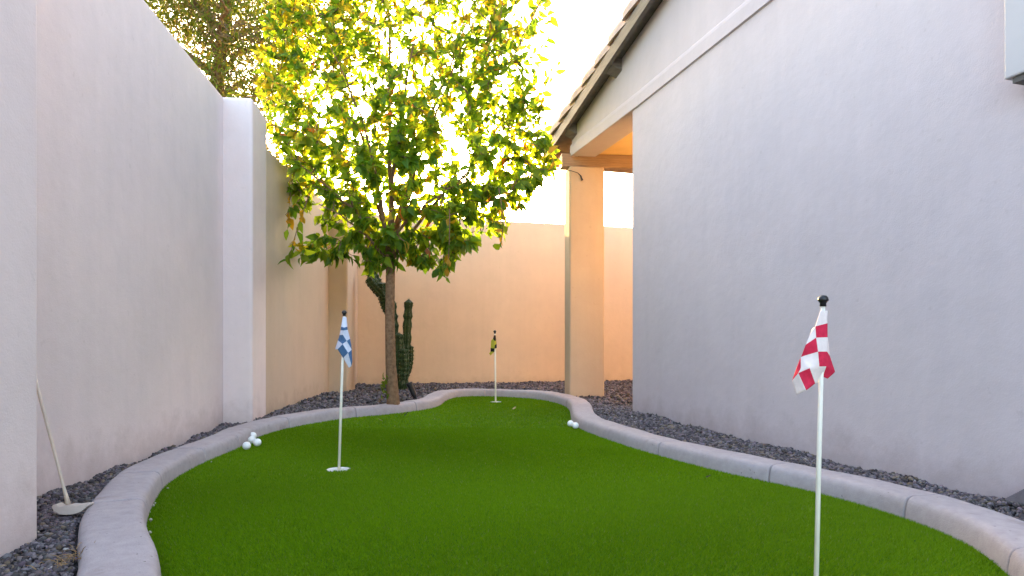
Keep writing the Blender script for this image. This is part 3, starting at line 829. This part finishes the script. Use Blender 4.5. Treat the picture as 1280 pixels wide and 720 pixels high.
# ------------------------------------------------------------------ putting flags
def flag_thing(name, label, top, foot, d, pole_r, knob_r, verts, cells, mats, df):
    base = foot
    t = empty(name, base, label, 'golf flag', 'putting flags on the green')
    b_ = bmesh.new()
    tube(b_, [base + Vector((0, 0, -0.06)), base.lerp(top, 0.5), top], [pole_r, pole_r, pole_r * 0.9], 10)
    from_bm('pole', b_, M['polewhite'], t, True)
    ax = (top - base).normalized()
    b_ = bmesh.new()
    k = knob_r
    lathe(b_, [(0, -0.1 * k), (0.62 * k, 0), (0.58 * k, 0.55 * k), (0.72 * k, 0.85 * k), (1.0 * k, 1.15 * k), (1.0 * k, 1.35 * k), (0.88 * k, 1.75 * k), (0.55 * k, 2.1 * k), (0, 2.22 * k)], top - ax * 0.3 * k, ax, 16)
    from_bm('finial', b_, M['black'], t, True)
    b_ = bmesh.new()
    vv = [b_.verts.new(at(px, py, df + o)) for px, py, o in verts]
    for ids, mi in cells:
        fc = b_.faces.new([vv[i] for i in ids]); fc.material_index = mi
    bmesh.ops.recalc_face_normals(b_, faces=b_.faces[:])
    me = bpy.data.meshes.new('flag'); b_.to_mesh(me); b_.free()
    for p in me.polygons: p.use_smooth = True
    fo = link('flag', me, [M[m_] for m_ in mats], t)
    md = fo.modifiers.new('round', 'SUBSURF'); md.subdivision_type = 'SIMPLE'; md.levels = 3; md.render_levels = 3
    md = fo.modifiers.new('soft', 'SMOOTH'); md.factor = 0.5; md.iterations = 2
    md = fo.modifiers.new('thick', 'SOLIDIFY'); md.thickness = 0.0012; md.offset = 0
    return t

RV = [(1025.5,388,-.004),(1034.5,388,.004),(1019,408,-.012),(1034.5,404,.002),(1015.5,411,.0),(1020,422,-.014),(1034.5,421.5,.0),(1007,431,-.012),
      (1022.6,439.5,-.016),(1033.5,439.5,-.004),(1001,446,.0),(1024,458,-.012),(1032.5,458,-.006),(1021.5,479,.006),(1028,471,.008),
      (1037,445,.016),(1044,465,.024),(1034.3,473.5,.014),(1019,479.5,-.004),(1012,460,-.022),(998,466,-.006),(1008,488.5,-.016),(1001.5,461,-.008),(990,476,.012),(995.5,494,.004),(1036,430,.008)]
RC = [((0,1,3,2),0),((2,3,6,5),1),((4,2,5,7),0),((5,6,9,8),0),((7,5,8,10),1),((8,9,12,11),1),((11,12,14,13),0),((12,9,15,16),1),((12,16,17,14),1) ,((6,25,15,9),0),
      ((10,8,11,19),0),((19,11,13,18),0),((10,19,20,22),0),((20,19,18,21),1),((10,22,20,23),1),((23,20,21,24),0)]
RC = [c for c in RC if c[0] != (12,16,17,14)] + [((12,16,17,14),1)]
dR = 1.47
flag_thing('putting_flag', 'red and white checkered flag on white pole, nearest at right', at(1028.8, 381, dR), Vector((at(1019.3, 735, dR).x, dR, 0.0)), dR, 0.0056, 0.0118, RV, RC, ['cloth_white', 'cloth_red'], dR - 0.004)
def bz(x, y, o=0): return (400 + x / 7.2, 380 + y / 7.2, o)
BV = [bz(204,116,-.005), bz(238,116,.005), bz(190,206,-.01), bz(217,212,-.022), bz(246,206,.0), bz(186,236,-.008), bz(216,238,-.024), bz(249,230,.0),
      bz(176,280,-.004), bz(206,276,-.022), bz(271,312,.006), bz(240,332,-.016), bz(162,325,.004), bz(204,360,-.02), bz(136,410,.014), bz(285,410,.008),
      bz(253,439,-.018), bz(158,408,.0), bz(208,486,-.006), bz(262,577,.0), bz(284,560,.004), bz(291,520,.016)]
BC = [((0,1,4,3,2),1),((2,3,6,5),0),((3,4,7,6),0),((5,6,9,8),1),((6,7,10,11,9),1),((8,9,11,13,12),0),((11,10,15),0),((13,11,15,16),1),
      ((12,13,17,14),1),((17,13,16,18),0),((18,16,20,19),1),((16,15,21,20),0)]
dB = CUPS[0][0].y
flag_thing('putting_flag', 'blue and white checkered flag on white pole beside the left curb', at(430.3, 394, dB), Vector((CUPS[0][0].x, dB, CUPS[0][0].z)), dB, 0.0062, 0.0118, BV, BC, ['cloth_blue', 'cloth_paleblue'], dB - 0.006)
def yz(x, y, o=0): return (600 + x / 16, 405 + y / 16, o)
YV = [yz(280,220,-.01), yz(312,222,.0), yz(262,290,-.01), yz(290,340,-.03), yz(324,330,.0), yz(222,330,.0), yz(212,480,.0), yz(296,420,-.03), yz(332,400,.0),
      yz(290,490,-.03), yz(335,480,.01), yz(210,552,.0), yz(288,556,-.02), yz(178,590,.01), yz(214,632,.0), yz(250,590,-.01)]
YC = [((0,1,4,3),0),((0,3,2),0),((2,3,7,6,5),1),((3,4,8,7),1),((7,8,10,9),0),((6,7,9),1),((6,9,12,11),0),((11,12,15,14,13),1)]
dY = CUPS[1][0].y
flag_thing('putting_flag', 'small black and yellow flag on thin pole at the far end of the green', at(618.6, 416.5, dY), Vector((CUPS[1][0].x, dY, CUPS[1][0].z)), dY, 0.0075, 0.014, YV, YC, ['cloth_black', 'cloth_yellow'], dY - 0.01)
for (c, r), lab in zip(CUPS, ('white golf hole cup under the blue checkered flag', 'white golf hole cup under the black and yellow flag', 'white golf hole cup under the red checkered flag')):
    b_ = bmesh.new()
    lathe(b_, [(r - 0.0005, -0.001), (r - 0.004, 0.001), (r - 0.006, -0.004), (r - 0.007, -0.09), (0, -0.09)], c, UZ, 28)
    tag(from_bm('hole_cup', b_, M['white'], None, True), lab, 'golf cup', 'cups sunk in the green')

# ------------------------------------------------------------------ golf balls
BR = 0.02135
def ball(px, py, label, d=None):
    g = on_ground(px, py)
    b_ = bmesh.new(); bmesh.ops.create_icosphere(b_, subdivisions=4, radius=BR)
    for v_ in b_.verts:                              # dimples
        p_ = v_.co.normalized(); h = math.sin(p_.x * 28) * math.sin(p_.y * 28) * math.sin(p_.z * 28)
        v_.co += p_ * h * 0.0003
    o = from_bm('golf_ball', b_, M['ball'], None, True)
    o.location = (g.x, g.y, g.z + BR + 0.004)
    tag(o, label, 'golf ball', 'golf balls lying by the curb')
ball(308.3, 563, 'white golf ball at lower left of the four by the left curb')
ball(321.6, 558.8, 'white golf ball at right of the four by the left curb')
ball(315.0, 555.3, 'white golf ball in the middle of the four by the left curb')
ball(316.0, 550.0, 'white golf ball farthest back of the four, touching the left curb')
ball(713.2, 534.2, 'white golf ball left of the pair by the right curb bend')
ball(719.3, 536.8, 'white golf ball touching the right curb, right of the pair')

# ------------------------------------------------------------------ putter leaning in the gravel
hd = Vector((-1.345, 1.96, 0.062))
put = empty('putter', hd, 'cream half moon mallet putter leaning on left wall in the gravel', 'putter')
b_ = bmesh.new()
prof2 = [(-0.060, 0.010), (-0.048, 0.016), (-0.034, 0.008), (-0.012, 0.010), (0.0, 0.013), (0.020, 0.012), (0.060, 0.017), (0.061, 0.010), (0.045, -0.010), (0.022, -0.018), (0.0, -0.020), (-0.024, -0.018), (-0.046, -0.008)]
for y_ in (-0.014, 0.014):
    pass
a_ = [b_.verts.new(hd + Vector((x * 0.92, -0.013 - (0.017 - z) * 0.5, z * 0.8))) for x, z in prof2]
c_ = [b_.verts.new(hd + Vector((x * 0.92, 0.016, z * 0.8))) for x, z in prof2]
b_.faces.new(a_); b_.faces.new(c_[::-1])
for i in range(len(prof2)): b_.faces.new((a_[i], c_[i], c_[(i + 1) % len(prof2)], a_[(i + 1) % len(prof2)]))
bmesh.ops.recalc_face_normals(b_, faces=b_.faces[:]); bevel(b_, 0.003, 2, False)
from_bm('putter_head', b_, M['putter'], put, False)
b_ = bmesh.new()
s0 = hd + Vector((-0.014, 0, 0.010)); s1 = Vector((-1.583, 1.98, 0.86))
tube(b_, [s0, s0.lerp(s1, 0.03), s0.lerp(s1, 0.06), s1], [0.0072, 0.006, 0.0045, 0.0055], 10)
from_bm('shaft', b_, M['shaft'], put, True)
b_ = bmesh.new(); tube(b_, [s0.lerp(s1, 0.76), s0.lerp(s1, 0.77), s0.lerp(s1, 1.0)], [0.006, 0.010, 0.012], 10)
from_bm('grip', b_, M['black'], put, True)

# ------------------------------------------------------------------ litter
def litter(px, py, size, mat, label, parts=1, h=0.012):
    g = on_ground(px, py, h)
    vs, fs, off = [], [], 0
    for k in range(parts):
        p = np.array([[g.x + random.uniform(-.6, .6) * size * (parts > 1), g.y + random.uniform(-.6, .6) * size * (parts > 1), g.z]])
        d_ = np.array([[random.gauss(0, 1), random.gauss(0, 1), 0.25]])
        v, f, _ = leaf_mesh(p, d_, np.array([[random.gauss(0, .3), random.gauss(0, .3), 1]]), np.array([size]), np.array([size * 0.5]), np.zeros((1, 3)), -0.25)
        vs.append(v); fs.append(f + off); off += 7
    o = from_np('fallen_leaf', np.vstack(vs), np.vstack(fs), M[mat])
    tag(o, label, 'leaf', 'fallen leaves on the turf')
litter(499, 519, 0.06, 'dryleaf', 'pale curled dry leaf by the curb below the tree trunk')
litter(505, 520, 0.05, 'darkleaf', 'dark curled leaf by the curb below the tree trunk')
litter(479, 526.5, 0.05, 'dryleaf', 'flat yellowish leaf on turf near curb left of the trunk')
litter(641, 512, 0.05, 'dryleaf', 'small yellow leaf on turf in front of the farthest flag')
litter(882, 597, 0.03, 'darkleaf', 'tiny dark leaf alone on turf near right curb')
litter(557, 502, 0.05, 'dryleaf', 'pale leaf where the far curb bends in')
# dry straw caught outside the curb at lower left
b_ = bmesh.new()
for k in range(40):
    p = Vector((-1.035 + random.gauss(0, 0.012), 1.50 + random.gauss(0, 0.035), 0.05 + random.uniform(0, 0.012)))
    dv = Vector((random.gauss(0, 1), random.gauss(0, 1), random.uniform(0.0, 0.5))).normalized() * random.uniform(0.012, 0.035)
    tube(b_, [p, p + dv * 0.5 + Vector((0, 0, 0.004)), p + dv], [0.0011, 0.0010, 0.0005], 4, False)
tag(from_bm('dry_straw', b_, M['straw']), 'tuft of dry brown straw in gravel against the near left curb', 'dry grass', kind='stuff')

# ------------------------------------------------------------------ camera, light, sky
cam = bpy.data.cameras.new('camera'); cam.sensor_width = 36; cam.lens = 36 * F / 1280
cam.shift_y = (HY - 360) / 1280
cam.clip_start = 0.05; cam.clip_end = 2000
co = bpy.data.objects.new('camera', cam); C.objects.link(co)
co.location = (0, 0, CAM_Z); co.rotation_euler = (math.radians(90), 0, 0)
bpy.context.scene.camera = co

EL = math.radians(14); sx = -0.20
sdir = Vector((sx, 1, 0)).normalized() * math.cos(EL) + UZ * math.sin(EL)   # towards the sun
sl = bpy.data.lights.new('sun', 'SUN'); sl.energy = 5.0; sl.angle = math.radians(0.6); sl.color = (1.0, 0.61, 0.20)
so = bpy.data.objects.new('sun', sl); C.objects.link(so)
so.rotation_euler = (-sdir).to_track_quat('-Z', 'Y').to_euler()
wd = bpy.data.worlds.new('World'); bpy.context.scene.world = wd; wd.use_nodes = True
nt = wd.node_tree; nt.nodes.clear()
sk = nt.nodes.new('ShaderNodeTexSky'); sk.sky_type = 'NISHITA'; sk.sun_disc = False
sk.sun_elevation = EL; sk.sun_rotation = math.atan2(sdir.x, sdir.y)
sk.air_density = 1.0; sk.dust_density = 3.0; sk.ozone_density = 0.0
bg = nt.nodes.new('ShaderNodeBackground'); bg.inputs['Strength'].default_value = 0.15
wo = nt.nodes.new('ShaderNodeOutputWorld')
nt.links.new(sk.outputs[0], bg.inputs['Color']); nt.links.new(bg.outputs[0], wo.inputs['Surface'])
vs_ = bpy.context.scene.view_settings
vs_.view_transform = 'Standard'; vs_.look = 'None'; vs_.gamma = 1.0; vs_.use_curve_mapping = False
vs_.exposure = 3.17
sc = bpy.context.scene
sc.cycles.max_bounces = 10; sc.cycles.diffuse_bounces = 6; sc.cycles.transparent_max_bounces = 8
